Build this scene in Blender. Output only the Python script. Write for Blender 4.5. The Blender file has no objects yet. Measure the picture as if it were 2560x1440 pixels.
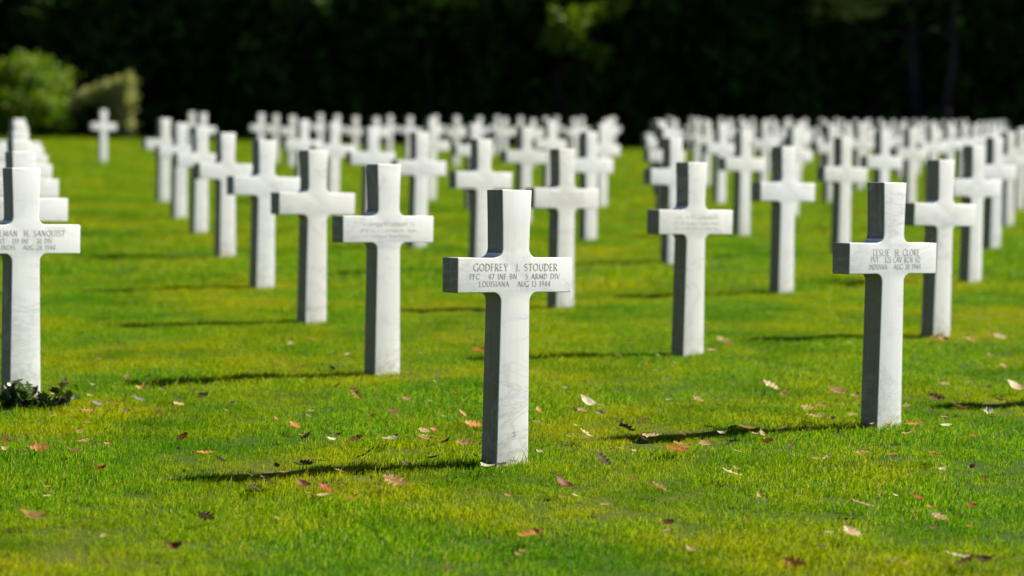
import bpy, bmesh, math, random
import numpy as np
from mathutils import Vector, Matrix, Euler

# ------------------------------------------------------------------ camera
scene = bpy.context.scene
COL = scene.collection
F_PX, CAM_Z = 5700.0, 1.028
cam_data = bpy.data.cameras.new('camera')
cam_data.sensor_width = 36.0
cam_data.lens = F_PX / 2560 * 36.0
cam_data.clip_start, cam_data.clip_end = 0.1, 2000
cam_data.dof.use_dof = True
cam_data.dof.focus_distance = 8.45
cam_data.dof.aperture_fstop = 1.85
cam = bpy.data.objects.new('camera', cam_data)
COL.objects.link(cam)
cam.matrix_world = (Matrix.Translation((0, 0, CAM_Z)) @ Matrix.Rotation(math.radians(90 - 2.652), 4, 'X')
                    @ Matrix.Rotation(0.012, 4, 'Z'))
scene.camera = cam

# ------------------------------------------------------------------ sky and sun
SUN_EL = math.radians(41)
SUN_AZ = math.atan2(0.942, 0.335)                      # clockwise from +Y
sun_dir = Vector((math.sin(SUN_AZ) * math.cos(SUN_EL), math.cos(SUN_AZ) * math.cos(SUN_EL), math.sin(SUN_EL)))
world = bpy.data.worlds.new('World')
scene.world = world
world.use_nodes = True
wn = world.node_tree
wn.nodes.clear()
sky = wn.nodes.new('ShaderNodeTexSky')
sky.sky_type = 'NISHITA'
sky.sun_disc = False
sky.sun_elevation = SUN_EL
sky.sun_rotation = SUN_AZ
sky.altitude = 3000
sky.air_density = 0.6
sky.dust_density = 0.3
bg = wn.nodes.new('ShaderNodeBackground')
bg.inputs['Strength'].default_value = 0.05
wo = wn.nodes.new('ShaderNodeOutputWorld')
wn.links.new(sky.outputs[0], bg.inputs['Color'])
wn.links.new(bg.outputs[0], wo.inputs['Surface'])
sun_data = bpy.data.lights.new('sun', 'SUN')
sun_data.energy = 5.0
sun_data.angle = math.radians(0.53)
sun_data.color = (1.0, 0.95, 0.86)
sun = bpy.data.objects.new('sun', sun_data)
COL.objects.link(sun)
sun.rotation_euler = sun_dir.to_track_quat('Z', 'Y').to_euler()
scene.view_settings.view_transform = 'Standard'
scene.view_settings.look = 'None'
scene.view_settings.gamma = 1.0
scene.view_settings.use_curve_mapping = False
scene.view_settings.exposure = 1.36
scene.cycles.max_bounces = 6
scene.cycles.diffuse_bounces = 3
scene.cycles.transmission_bounces = 3
scene.cycles.use_denoising = True

# ------------------------------------------------------------------ helpers
rnd = random.Random(7)
rng = np.random.default_rng(7)

def _ease(a, b, v):
    t = min(max((v - a) / (b - a), 0.0), 1.0)
    return t * t * (3 - 2 * t)

def gz(x, y):
    """height of the lawn: a long even rise away from the camera with faint humps"""
    t = min(max(y, -40.0), 190.0) - 8.35
    z = 0.0405 * t - 0.00008 * t * t * (1 if t > 0 else 0)
    z -= 0.02 + 0.11 * _ease(30, 48, y) * _ease(-10, -2, x)
    return z + 0.004 * math.sin(1.9 * x + 0.7 * y) * math.sin(1.3 * y - 0.4 * x) + 0.003 * math.sin(0.6 * y + 1.1 * x + 1)

def gzn(x, y):
    t = np.clip(y, -40.0, 190.0) - 8.35
    z = 0.0405 * t - 0.00008 * t * t * (t > 0)
    e = lambda a, b, v: (lambda q: q * q * (3 - 2 * q))(np.clip((v - a) / (b - a), 0, 1))
    z = z - 0.02 - 0.11 * e(30, 48, y) * e(-10, -2, x)
    return z + 0.004 * np.sin(1.9 * x + 0.7 * y) * np.sin(1.3 * y - 0.4 * x) + 0.003 * np.sin(0.6 * y + 1.1 * x + 1)

def tag(o, label=None, cat=None, group=None, kind=None):
    if label: o['label'] = label
    if cat: o['category'] = cat
    if group: o['group'] = group
    if kind: o['kind'] = kind
    return o

def link(name, me, parent=None, loc=(0, 0, 0), rot=(0, 0, 0)):
    o = bpy.data.objects.new(name, me)
    COL.objects.link(o)
    o.location, o.rotation_euler = loc, rot
    if parent: o.parent = parent
    return o

def mesh(name, verts, faces, mats=(), smooth=False, attrs=None, fmat=None):
    me = bpy.data.meshes.new(name)
    me.from_pydata([tuple(v) for v in verts], [], [tuple(f) for f in faces])
    for m in mats: me.materials.append(m)
    if smooth: me.polygons.foreach_set('use_smooth', [True] * len(me.polygons))
    if fmat is not None: me.polygons.foreach_set('material_index', fmat)
    for k, v in (attrs or {}).items():
        a = me.attributes.new(k, 'FLOAT', 'POINT')
        a.data.foreach_set('value', np.asarray(v, dtype=np.float32))
    me.update()
    return me

class Nodes:
    def __init__(self, name):
        self.m = bpy.data.materials.new(name)
        self.m.use_nodes = True
        self.t = self.m.node_tree
        self.t.nodes.clear()
        self.out = self.t.nodes.new('ShaderNodeOutputMaterial')
    def n(self, kind, **kw):
        nd = self.t.nodes.new(kind)
        for k, v in kw.items():
            if k in nd.inputs: nd.inputs[k].default_value = v
            else: setattr(nd, k, v)
        return nd
    def l(self, a, b): self.t.links.new(a, b)
    def noise(self, vec, scale, detail=4, rough=0.55, dist=0.0):
        nd = self.n('ShaderNodeTexNoise', Scale=scale, Detail=detail, Roughness=rough, Distortion=dist)
        if vec is not None: self.l(vec, nd.inputs['Vector'])
        return nd.outputs['Fac']
    def ramp(self, fac, stops, interp='LINEAR'):
        nd = self.n('ShaderNodeValToRGB')
        cr = nd.color_ramp
        cr.interpolation = interp
        while len(cr.elements) < len(stops): cr.elements.new(0.5)
        for e, (p, c) in zip(cr.elements, stops):
            e.position = p
            e.color = (c, c, c, 1) if not isinstance(c, tuple) else (*c, 1)
        self.l(fac, nd.inputs[0])
        return nd.outputs[0]
    def mix(self, fac, a, b, mode='MIX'):
        nd = self.n('ShaderNodeMix', data_type='RGBA', blend_type=mode)
        for src, sock in ((fac, nd.inputs[0]), (a, nd.inputs[6]), (b, nd.inputs[7])):
            if isinstance(src, (int, float)): sock.default_value = src
            elif isinstance(src, tuple): sock.default_value = (*src, 1)
            else: self.l(src, sock)
        return nd.outputs[2]
    def math(self, op, a, b=0.0):
        nd = self.n('ShaderNodeMath', operation=op)
        for s, sock in ((a, nd.inputs[0]), (b, nd.inputs[1])):
            if isinstance(s, (int, float)): sock.default_value = s
            else: self.l(s, sock)
        return nd.outputs[0]

# ------------------------------------------------------------------ materials
def marble(name, base, dirt_shade, streak):
    N = Nodes(name)
    tc = N.n('ShaderNodeTexCoord')
    oi = N.n('ShaderNodeObjectInfo')
    off = N.n('ShaderNodeVectorMath', operation='MULTIPLY_ADD')
    N.l(oi.outputs['Random'], off.inputs[0])
    off.inputs[1].default_value = (37, 61, 17)
    N.l(tc.outputs['Object'], off.inputs[2])
    P = off.outputs[0]
    tilt = N.n('ShaderNodeMapping')
    tilt.inputs['Rotation'].default_value = (0.0, 0.75, 0.3)
    tilt.inputs['Scale'].default_value = (1.0, 1.0, 2.6)
    N.l(P, tilt.inputs[0])
    # thin wandering veins
    vn = N.noise(tilt.outputs[0], 2.1, 8, 0.62, 1.3)
    vein = N.ramp(N.math('ABSOLUTE', N.math('SUBTRACT', vn, 0.5)), [(0.0, 1.0), (0.012, 0.35), (0.045, 0.0)])
    vein = N.math('MULTIPLY', vein, N.ramp(N.noise(P, 3.0, 3), [(0.38, 0.0), (0.58, 1.0)]))
    cloud = N.ramp(N.noise(P, 6.0, 5, 0.6), [(0.35, 0.0), (0.75, 1.0)])
    c = N.mix(N.math('MULTIPLY', cloud, 0.35), base, tuple(v * 0.86 for v in base))
    c = N.mix(N.math('MULTIPLY', vein, 0.55), c, (0.36, 0.37, 0.37))
    tone = N.ramp(oi.outputs['Random'], [(0.0, (0.86, 0.84, 0.79)), (0.35, (1.0, 0.99, 0.97)), (0.7, (0.96, 0.97, 0.98)), (1.0, (1.04, 1.04, 1.03))])
    c = N.mix(1.0, c, tone, 'MULTIPLY')
    # grey smudges on the polished stone
    sm = N.ramp(N.noise(P, 9.0, 4, 0.7, 0.6), [(0.60, 0.0), (0.76, 1.0)])
    c = N.mix(N.math('MULTIPLY', sm, 0.55), c, (0.38, 0.39, 0.38))
    # rain streaks running down; heavier on the edges to deepen their painted shade
    st = N.n('ShaderNodeMapping')
    st.inputs['Scale'].default_value = (75, 130, 2.2)
    N.l(P, st.inputs[0])
    sk = N.ramp(N.noise(st.outputs[0], 1.0, 5, 0.6), [(0.5, 0.0), (0.8, 1.0)])
    c = N.mix(N.math('MULTIPLY', sk, streak), c, dirt_shade)
    # mud splash just above the turf
    sep = N.n('ShaderNodeSeparateXYZ')
    N.l(tc.outputs['Object'], sep.inputs[0])
    low = N.ramp(sep.outputs[2], [(0.0, 1.0), (0.14, 0.0)])
    low = N.math('MULTIPLY', low, N.ramp(N.noise(P, 22, 4, 0.7), [(0.4, 0.0), (0.7, 1.0)]))
    c = N.mix(N.math('MULTIPLY', low, 0.65), c, (0.24, 0.22, 0.11))
    # black specks
    sp = N.ramp(N.noise(P, 55, 2, 0.5), [(0.77, 0.0), (0.80, 1.0)])
    c = N.mix(N.math('MULTIPLY', sp, 0.5), c, (0.12, 0.10, 0.08))
    b = N.n('ShaderNodeBsdfPrincipled', Roughness=0.55)
    b.inputs['Specular IOR Level'].default_value = 0.3
    N.l(c, b.inputs['Base Color'])
    bump = N.n('ShaderNodeBump', Strength=0.06, Distance=0.003)
    N.l(N.noise(P, 90, 5, 0.7), bump.inputs['Height'])
    N.l(bump.outputs[0], b.inputs['Normal'])
    N.l(b.outputs[0], N.out.inputs[0])
    return N.m

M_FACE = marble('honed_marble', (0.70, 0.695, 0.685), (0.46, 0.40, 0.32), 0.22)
M_SIDE = marble('shade_darkened_marble_edge', (0.20, 0.165, 0.12), (0.05, 0.035, 0.02), 0.85)  # edge colour and streaks darkened to paint in side shade over slight weathering

def plain(name, col, rough=0.7, bump=0.0, scale=30, dark=0.6, spec=0.3):
    N = Nodes(name)
    tc = N.n('ShaderNodeTexCoord')
    f = N.ramp(N.noise(tc.outputs['Object'], scale, 5, 0.65), [(0.3, 0.0), (0.7, 1.0)])
    c = N.mix(f, tuple(v * dark for v in col), col)
    b = N.n('ShaderNodeBsdfPrincipled', Roughness=rough)
    b.inputs['Specular IOR Level'].default_value = spec
    N.l(c, b.inputs['Base Color'])
    if bump:
        bp = N.n('ShaderNodeBump', Strength=0.8, Distance=bump)
        N.l(f, bp.inputs['Height'])
        N.l(bp.outputs[0], b.inputs['Normal'])
    N.l(b.outputs[0], N.out.inputs[0])
    return N.m

M_LETTER = plain('incised_lettering', (0.38, 0.36, 0.32), 0.9, 0, 200, 0.7)
M_LETTER_WARM = plain('faded_incised_lettering', (0.58, 0.54, 0.47), 0.9, 0, 200, 0.8)
M_BARK = plain('bark', (0.035, 0.027, 0.022), 0.95, 0.02, 9, 0.4, 0.05)
M_BARK_PALE = plain('pale_pine_bark', (0.05, 0.036, 0.042), 0.95, 0.02, 9, 0.5, 0.05)

def leafy(name, cols, transl=0.35, obj_var=0.0, rough=0.5, spec=0.25, patch=None):
    """foliage: colour by the leaf's own attribute 'bl', with optional dry patches over the place"""
    N = Nodes(name)
    at = N.n('ShaderNodeAttribute', attribute_name='bl')
    c = N.ramp(at.outputs['Fac'], cols)
    geo = N.n('ShaderNodeNewGeometry')
    if patch:
        sc, col, amt, lo, hi = patch
        f = N.ramp(N.noise(geo.outputs['Position'], sc, 5, 0.6), [(lo, 0.0), (hi, 1.0)])
        c = N.mix(N.math('MULTIPLY', f, amt), c, col)
        far = N.n('ShaderNodeVectorMath', operation='ADD')
        far.inputs[1].default_value = (31.0, 17.0, 0.0)
        N.l(geo.outputs['Position'], far.inputs[0])
        f2 = N.ramp(N.noise(far.outputs[0], 1.5, 4, 0.6), [(0.48, 0.0), (0.66, 1.0)])
        c = N.mix(N.math('MULTIPLY', f2, 0.65), c, (0.035, 0.17, 0.002))
    if obj_var:
        oi = N.n('ShaderNodeObjectInfo')
        c = N.mix(N.math('MULTIPLY', oi.outputs['Random'], obj_var), c, (0.10, 0.10, 0.02))
    b = N.n('ShaderNodeBsdfPrincipled', Roughness=rough)
    b.inputs['Specular IOR Level'].default_value = spec
    N.l(c, b.inputs['Base Color'])
    tr = N.n('ShaderNodeBsdfTranslucent')
    N.l(N.mix(1.0, c, (1.25, 1.25, 0.7), 'MULTIPLY'), tr.inputs['Color'])
    mx = N.n('ShaderNodeMixShader')
    mx.inputs[0].default_value = transl
    N.l(b.outputs[0], mx.inputs[1]); N.l(tr.outputs[0], mx.inputs[2])
    N.l(mx.outputs[0], N.out.inputs[0])
    return N.m

M_GRASS = leafy('grass_blades', [(0.0, (0.045, 0.16, 0.001)), (0.5, (0.14, 0.31, 0.001)), (0.86, (0.30, 0.42, 0.002)),
                                 (0.93, (0.42, 0.36, 0.04)), (1.0, (0.48, 0.40, 0.18))], 0.42, rough=0.5, spec=0.10,
                patch=(0.85, (0.40, 0.37, 0.001), 0.66, 0.42, 0.64))
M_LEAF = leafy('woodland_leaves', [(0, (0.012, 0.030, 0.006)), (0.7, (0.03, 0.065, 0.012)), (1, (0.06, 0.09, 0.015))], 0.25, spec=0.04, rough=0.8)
M_BUSH = leafy('sunlit_bush_leaves', [(0, (0.03, 0.11, 0.002)), (1, (0.20, 0.27, 0.004))], 0.35)
M_ARCH = leafy('pale_drooping_leaves', [(0, (0.20, 0.25, 0.04)), (1, (0.44, 0.42, 0.20))], 0.45)
M_PLANT = leafy('glossy_dark_leaves', [(0, (0.012, 0.03, 0.006)), (1, (0.05, 0.09, 0.012))], 0.2, rough=0.25, spec=0.6)

def fallen_mat(name, col, edge, vein):
    N = Nodes(name)
    tc = N.n('ShaderNodeTexCoord')
    oi = N.n('ShaderNodeObjectInfo')
    f = N.ramp(N.noise(tc.outputs['Object'], 2.2, 4, 0.6), [(0.35, 0.0), (0.7, 1.0)])
    c = N.mix(f, col, edge)
    at = N.n('ShaderNodeAttribute', attribute_name='bl')     # 1 along the ribs of the leaf
    c = N.mix(N.math('MULTIPLY', at.outputs['Fac'], 0.7), c, vein)
    c = N.mix(N.math('MULTIPLY', oi.outputs['Random'], 0.3), c, edge)
    b = N.n('ShaderNodeBsdfPrincipled', Roughness=0.6)
    b.inputs['Specular IOR Level'].default_value = 0.25
    N.l(c, b.inputs['Base Color'])
    tr = N.n('ShaderNodeBsdfTranslucent')
    N.l(c, tr.inputs['Color'])
    mx = N.n('ShaderNodeMixShader')
    mx.inputs[0].default_value = 0.35
    N.l(b.outputs[0], mx.inputs[1]); N.l(tr.outputs[0], mx.inputs[2])
    N.l(mx.outputs[0], N.out.inputs[0])
    return N.m

FALL_MATS = {
    'white': fallen_mat('bleached_leaf', (0.80, 0.72, 0.52), (0.55, 0.45, 0.30), (0.25, 0.17, 0.10)),
    'cream': fallen_mat('cream_leaf', (0.70, 0.55, 0.30), (0.46, 0.31, 0.14), (0.22, 0.13, 0.07)),
    'tan': fallen_mat('tan_leaf', (0.50, 0.31, 0.12), (0.32, 0.17, 0.06), (0.14, 0.07, 0.03)),
    'grey': fallen_mat('grey_leaf', (0.24, 0.24, 0.20), (0.12, 0.12, 0.09), (0.3, 0.3, 0.25)),
    'yellow': fallen_mat('yellow_leaf', (0.50, 0.36, 0.06), (0.38, 0.22, 0.04), (0.25, 0.14, 0.03)),
    'orange': fallen_mat('orange_leaf', (0.50, 0.20, 0.03), (0.30, 0.09, 0.02), (0.45, 0.26, 0.08)),
    'brown': fallen_mat('brown_leaf', (0.15, 0.07, 0.03), (0.08, 0.035, 0.02), (0.24, 0.14, 0.08)),
    'dark': fallen_mat('dark_leaf', (0.05, 0.028, 0.016), (0.025, 0.014, 0.010), (0.14, 0.09, 0.06)),
    'red': fallen_mat('dull_red_leaf', (0.17, 0.035, 0.015), (0.08, 0.018, 0.010), (0.22, 0.09, 0.05)),
    'crimson': fallen_mat('crimson_leaf', (0.34, 0.025, 0.012), (0.18, 0.015, 0.010), (0.4, 0.10, 0.05)),
}

# ------------------------------------------------------------------ terrain
def sheet(name, xs, ys, mat, lift=0.0):
    X, Y = np.meshgrid(xs, ys)
    Z = gzn(X, Y) + lift
    nx = len(xs)
    v = np.stack([X, Y, Z], -1).reshape(-1, 3)
    f = [(j * nx + i, j * nx + i + 1, (j + 1) * nx + i + 1, (j + 1) * nx + i) for j in range(len(ys) - 1) for i in range(nx - 1)]
    return link(name, mesh(name, v, f, [mat], True))

def lawn_mat():
    N = Nodes('turf_soil')
    geo = N.n('ShaderNodeNewGeometry')
    P = geo.outputs['Position']
    c = N.ramp(N.noise(P, 60, 5, 0.7), [(0.3, (0.016, 0.036, 0.001)), (0.7, (0.05, 0.10, 0.002))])
    f = N.ramp(N.noise(P, 0.85, 5, 0.6), [(0.42, 0.0), (0.66, 1.0)])
    c = N.mix(N.math('MULTIPLY', f, 0.5), c, (0.13, 0.115, 0.015))
    b = N.n('ShaderNodeBsdfPrincipled', Roughness=0.9)
    b.inputs['Specular IOR Level'].default_value = 0.1
    N.l(c, b.inputs['Base Color'])
    bp = N.n('ShaderNodeBump', Strength=0.7, Distance=0.02)
    N.l(N.noise(P, 35, 5, 0.7), bp.inputs['Height'])
    N.l(bp.outputs[0], b.inputs['Normal'])
    N.l(b.outputs[0], N.out.inputs[0])
    return N.m

xs = np.concatenate([np.linspace(-400, -30, 12), np.linspace(-28, 40, 240), np.linspace(44, 400, 12)])
ys = np.concatenate([np.linspace(-60, 4, 12), np.linspace(4.3, 30, 150), np.linspace(30.8, 80, 90), np.linspace(90, 900, 16)])
tag(sheet('lawn', xs, ys, lawn_mat()), kind='structure')

# floor of the wood: leaf litter sheet just above the turf
def wood_edge(x):
    return 71.5 + 0.16 * max(0.0, x + 4)
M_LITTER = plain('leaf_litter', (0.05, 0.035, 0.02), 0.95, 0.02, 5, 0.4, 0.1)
fx = np.linspace(-70, 90, 60)
v = []; f = []
for i, x in enumerate(fx):
    for j, t in enumerate(np.linspace(0, 130, 24)):
        y = wood_edge(x) + t + 0.5 * math.sin(x * 1.3)
        v.append((x, y, gz(x, y) + 0.03))
for i in range(len(fx) - 1):
    for j in range(23):
        a = i * 24 + j
        f.append((a, a + 24, a + 25, a + 1))
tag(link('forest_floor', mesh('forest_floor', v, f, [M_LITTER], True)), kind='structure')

# ------------------------------------------------------------------ crosses
TH, ARM_HALF = 0.096, 0.264
def cross_outline():
    """right half of the outline from the foot up, then mirrored; every inner corner is a fillet"""
    Rf = 0.034
    z_lo, z_hi = 0.624, 0.751                      # under side and top of the arms
    pts = [(0.0745, -0.16), (0.0735, 0.0), (0.0665, z_lo - Rf)]
    for k in range(1, 6):
        a = math.pi / 2 * k / 6
        pts.append((0.0665 + Rf * (1 - math.cos(a)), z_lo - Rf + Rf * math.sin(a)))
    pts += [(0.0665 + Rf, z_lo), (ARM_HALF, z_lo - 0.001), (ARM_HALF + 0.001, z_hi), (0.062 + Rf, z_hi - 0.001)]
    for k in range(1, 6):
        a = math.pi / 2 * k / 6
        pts.append((0.062 + Rf * (1 - math.sin(a)), z_hi + Rf * (1 - math.cos(a))))
    pts += [(0.0615, z_hi + Rf), (0.064, 0.88), (0.0690, 1.0)]
    return pts + [(-x, z) for x, z in reversed(pts)]

def cross_mesh():
    bm = bmesh.new()
    o = cross_outline()
    n = len(o)
    fr = [bm.verts.new((x, 0.0, z)) for x, z in o]
    bk = [bm.verts.new((x, TH, z)) for x, z in o]
    face = bm.faces.new(fr)
    bm.faces.new(list(reversed(bk)))
    for i in range(n):
        bm.faces.new((fr[(i + 1) % n], fr[i], bk[i], bk[(i + 1) % n]))
    bm.normal_update()
    ed = [e for e in bm.edges if (e.verts[0].co.y == e.verts[1].co.y) or
          abs(e.calc_face_angle(0)) > 1.2]
    bmesh.ops.bevel(bm, geom=ed, offset=0.0055, segments=3, profile=0.6, affect='EDGES', clamp_overlap=True)
    bm.normal_update()
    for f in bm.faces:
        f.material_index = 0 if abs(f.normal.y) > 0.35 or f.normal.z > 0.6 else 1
        f.smooth = True
    bmesh.ops.recalc_face_normals(bm, faces=bm.faces)
    me = bpy.data.meshes.new('cross_headstone')
    bm.to_mesh(me); bm.free()
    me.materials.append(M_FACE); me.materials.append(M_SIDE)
    for p in me.polygons: p.use_smooth = p.area < 0.0009
    me.set_sharp_from_angle(angle=math.radians(28))
    return me

CROSS = cross_mesh()
ARM_ANG = math.radians(38)
V = np.array([1.5306, 1.1174]); U = np.array([-0.5865, 2.6513]); O = np.array([0.008, 8.2065])
NEAR_FIX = {(0, 0): (0.01, 8.35), (0, 1): (-0.595, 10.97), (0, 2): (-1.15, 13.38), (1, 0): (1.57, 9.41), (1, 1): (0.958, 11.95),
            (1, 2): (0.34, 14.47), (2, 1): (2.47, 13.06), (-1, 1): (-2.14, 10.02), (0, 7): (-4.17, 27.3), (0, 5): (-2.93, 21.45),
            (0, 3): (-1.69, 15.62), (0, 4): (-2.31, 18.5)}
ORD = ['', 'first', 'second', 'third', 'fourth', 'fifth', 'sixth', 'seventh', 'eighth', 'ninth', 'tenth', 'eleventh', 'twelfth',
       'thirteenth', 'fourteenth', 'fifteenth', 'sixteenth', 'seventeenth', 'eighteenth', 'nineteenth', 'twentieth', 'twenty-first', 'twenty-second', 'twenty-third', 'twenty-fourth']

def in_frame(x, y, m=0.45):
    return abs(x) < 0.2246 * y + m

def place_cross(x, y, label, group, lean=None):
    o = link('cross_headstone', CROSS, None, (x, y, gz(x, y) + 0.02))
    o.rotation_euler = (rnd.uniform(-0.008, 0.008), (0.008 if lean is None else lean) + rnd.uniform(-0.006, 0.006),
                        ARM_ANG + rnd.uniform(-0.012, 0.012))
    tag(o, label, 'grave cross', group)
    return o

cross_at = {}
G1 = 'white marble crosses of the near burial plot'
G2 = 'white marble crosses of the distant burial plot'
special = {(0, 0): 'central sharp white marble cross with three lettered lines and a small 3 below',
           (1, 0): 'white marble cross with three legible lines of lettering nearest the right edge',
           (-1, 1): 'white marble cross cut off by the left edge with leafy plant at its foot',
           (0, 1): 'white cross with faint unreadable lettering just left of the central cross'}
rowname = {-1: 'in the column behind the left edge cross',
           0: 'in the row slanting back left from the central cross',
           1: 'in the row slanting back from the right lettered cross',
           2: 'in the second slanting row right of the central row',
           3: 'in the third slanting row right of the central row'}
order = []
for a in range(-1, 14):
    k = 0
    for b in range(0, 12):
        if (a, b) == (-1, 0): continue
        p = O + a * V + b * U
        x, y = NEAR_FIX.get((a, b), (p[0], p[1]))
        if a == -1 and b > 1: x += 0.0028 * y
        if b > 7 and x / y < 0.058: continue
        if not in_frame(x, y, 0.25) and (a, b) not in ((2, 0),): continue
        if (a, b) != (2, 0): k += 1
        if (a, b) in special: lab = special[(a, b)]
        elif (a, b) == (2, 0): lab = 'white marble cross just outside the right edge of the view'
        elif a <= 3: lab = 'white cross, %s %s' % (ORD[max(k, 1)], rowname[a])
        else: lab = 'white cross, %s in the %s slanting row right of the central row' % (ORD[max(k, 1)], ORD[a])
        o = place_cross(x, y, lab, G1)
        cross_at[(a, b)] = (o, x, y)
lines = {12.4: (1, 'front'), 13.4: (0, 'second'), 14.4: (2, 'third'), 15.4: (3, 'fourth'), 16.4: (5, 'fifth'), 17.4: (9, 'rearmost')}
for b, (a0, nm) in lines.items():
    k = 0
    for a in range(a0, 24):
        p = O + a * V + b * U
        if not in_frame(p[0], p[1], 0.3) or 0.0485 < p[0] / p[1] < 0.0575: continue
        k += 1
        lab = 'small blurred cross, %s from left in the %s line of the distant plot' % (ORD[k], nm)
        if b == 13.4 and a == 0: lab = 'lone small blurred white cross standing before the pale arching bush at left'
        cross_at[(a, b)] = (place_cross(p[0], p[1], lab, G2), p[0], p[1])

# lettering: capitals made of thick and thin strokes with small serifs
T, H = 0.125, 0.075          # thick and thin stroke width, in units of the cap height
def arc(cx, cy, rx, ry, a0, a1, n=9):
    return [(cx + rx * math.cos(math.radians(a0 + (a1 - a0) * i / n)), cy + ry * math.sin(math.radians(a0 + (a1 - a0) * i / n))) for i in range(n + 1)]
GL = {  # advance width, strokes as (points, width)
    'A': (.74, [([(0, 0), (.36, 1)], H), ([(.36, 1), (.72, 0)], T), ([(.13, .36), (.58, .36)], H)]),
    'B': (.58, [([(.1, 0), (.1, 1)], T), ([(.1, .96)] + arc(.3, .76, .2, .2, 90, -90) + [(.1, .56)], H), ([(.1, .52)] + arc(.3, .28, .25, .25, 90, -90) + [(.1, .03)], T * .8)]),
    'C': (.68, [(arc(.42, .5, .38, .48, 48, 312, 14), T * .85)]),
    'D': (.72, [([(.1, 0), (.1, 1)], T), ([(.1, .96)] + arc(.25, .5, .42, .46, 90, -90, 12) + [(.1, .04)], T * .85)]),
    'E': (.52, [([(.1, 0), (.1, 1)], T), ([(.1, .96), (.46, .96)], H), ([(.1, .53), (.4, .53)], H), ([(.1, .04), (.48, .04)], H)]),
    'F': (.5, [([(.1, 0), (.1, 1)], T), ([(.1, .96), (.46, .96)], H), ([(.1, .53), (.4, .53)], H)]),
    'G': (.76, [(arc(.42, .5, .38, .48, 48, 320, 14), T * .85), ([(.71, .02), (.71, .42)], T)]),
    'H': (.72, [([(.1, 0), (.1, 1)], T), ([(.62, 0), (.62, 1)], T), ([(.1, .53), (.62, .53)], H)]),
    'I': (.26, [([(.13, 0), (.13, 1)], T)]),
    'J': (.30, [([(.2, 1), (.2, .1), (.12, -.06), (0, -.06)], T * .9)]),
    'L': (.5, [([(.1, 0), (.1, 1)], T), ([(.1, .04), (.46, .04)], H)]),
    'M': (.86, [([(.08, 0), (.14, 1)], H), ([(.14, 1), (.43, .1)], T), ([(.43, .1), (.72, 1)], H), ([(.72, 1), (.78, 0)], T)]),
    'N': (.74, [([(.1, 0), (.1, 1)], H), ([(.1, 1), (.64, 0)], T), ([(.64, 0), (.64, 1)], H)]),
    'O': (.82, [(arc(.41, .5, .36, .48, 0, 360, 18), T * .85)]),
    'P': (.54, [([(.1, 0), (.1, 1)], T), ([(.1, .96)] + arc(.28, .72, .22, .24, 90, -90) + [(.1, .48)], H)]),
    'Q': (.82, [(arc(.41, .5, .36, .48, 0, 360, 18), T * .85), ([(.45, .1), (.78, -.12)], H)]),
    'R': (.6, [([(.1, 0), (.1, 1)], T), ([(.1, .96)] + arc(.28, .73, .21, .23, 90, -90) + [(.1, .5)], H), ([(.27, .5), (.58, 0)], T)]),
    'S': (.54, [(arc(.27, .74, .19, .23, 35, 255, 8) + arc(.27, .27, .21, .24, 75, -145, 8), T * .8)]),
    'T': (.6, [([(.3, 0), (.3, 1)], T), ([(.02, .96), (.58, .96)], H), ([(.03, .98), (.03, .84)], H), ([(.57, .98), (.57, .84)], H)]),
    'U': (.7, [([(.1, 1), (.1, .3)] + arc(.35, .3, .25, .28, 180, 360, 8) + [(.6, 1)], T * .8)]),
    'V': (.7, [([(0, 1), (.35, 0)], T), ([(.35, 0), (.68, 1)], H)]),
    'Y': (.66, [([(0, 1), (.33, .45)], T), ([(.33, .45), (.64, 1)], H), ([(.33, 0), (.33, .47)], T)]),
    '0': (.6, [(arc(.3, .5, .24, .48, 0, 360, 16), T * .8)]),
    '1': (.34, [([(.18, 0), (.18, 1)], T), ([(.18, 1), (.03, .84)], H)]),
    '2': (.54, [(arc(.26, .74, .2, .24, 160, -30, 8) + [(.06, .06)], H), ([(.05, .05), (.5, .05)], T * .8)]),
    '3': (.5, [(arc(.23, .75, .19, .22, 140, -80, 8), T * .7), (arc(.23, .27, .22, .26, 80, -150, 8), T * .8)]),
    '4': (.56, [([(.4, 0), (.4, 1)], T), ([(.4, 1), (.03, .3)], H), ([(.03, .3), (.54, .3)], H)]),
    '5': (.5, [([(.44, .96), (.12, .96)], H), ([(.12, .98), (.09, .56)], H), (arc(.22, .3, .23, .29, 120, -140, 9), T * .8)]),
    '7': (.5, [([(.04, .96), (.48, .96)], H), ([(.47, .96), (.16, 0)], T)]),
    '8': (.54, [(arc(.27, .75, .17, .22, 0, 360, 12), T * .7), (arc(.27, .27, .21, .26, 0, 360, 12), T * .75)]),
    '9': (.54, [(arc(.27, .7, .21, .27, 0, 360, 12), T * .75), ([(.48, .68), (.42, .3), (.16, 0)], T * .8)]),
    '.': (.22, [([(.1, 0), (.1, .11)], T * 1.01)]),
    ' ': (.42, []),
}
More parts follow.
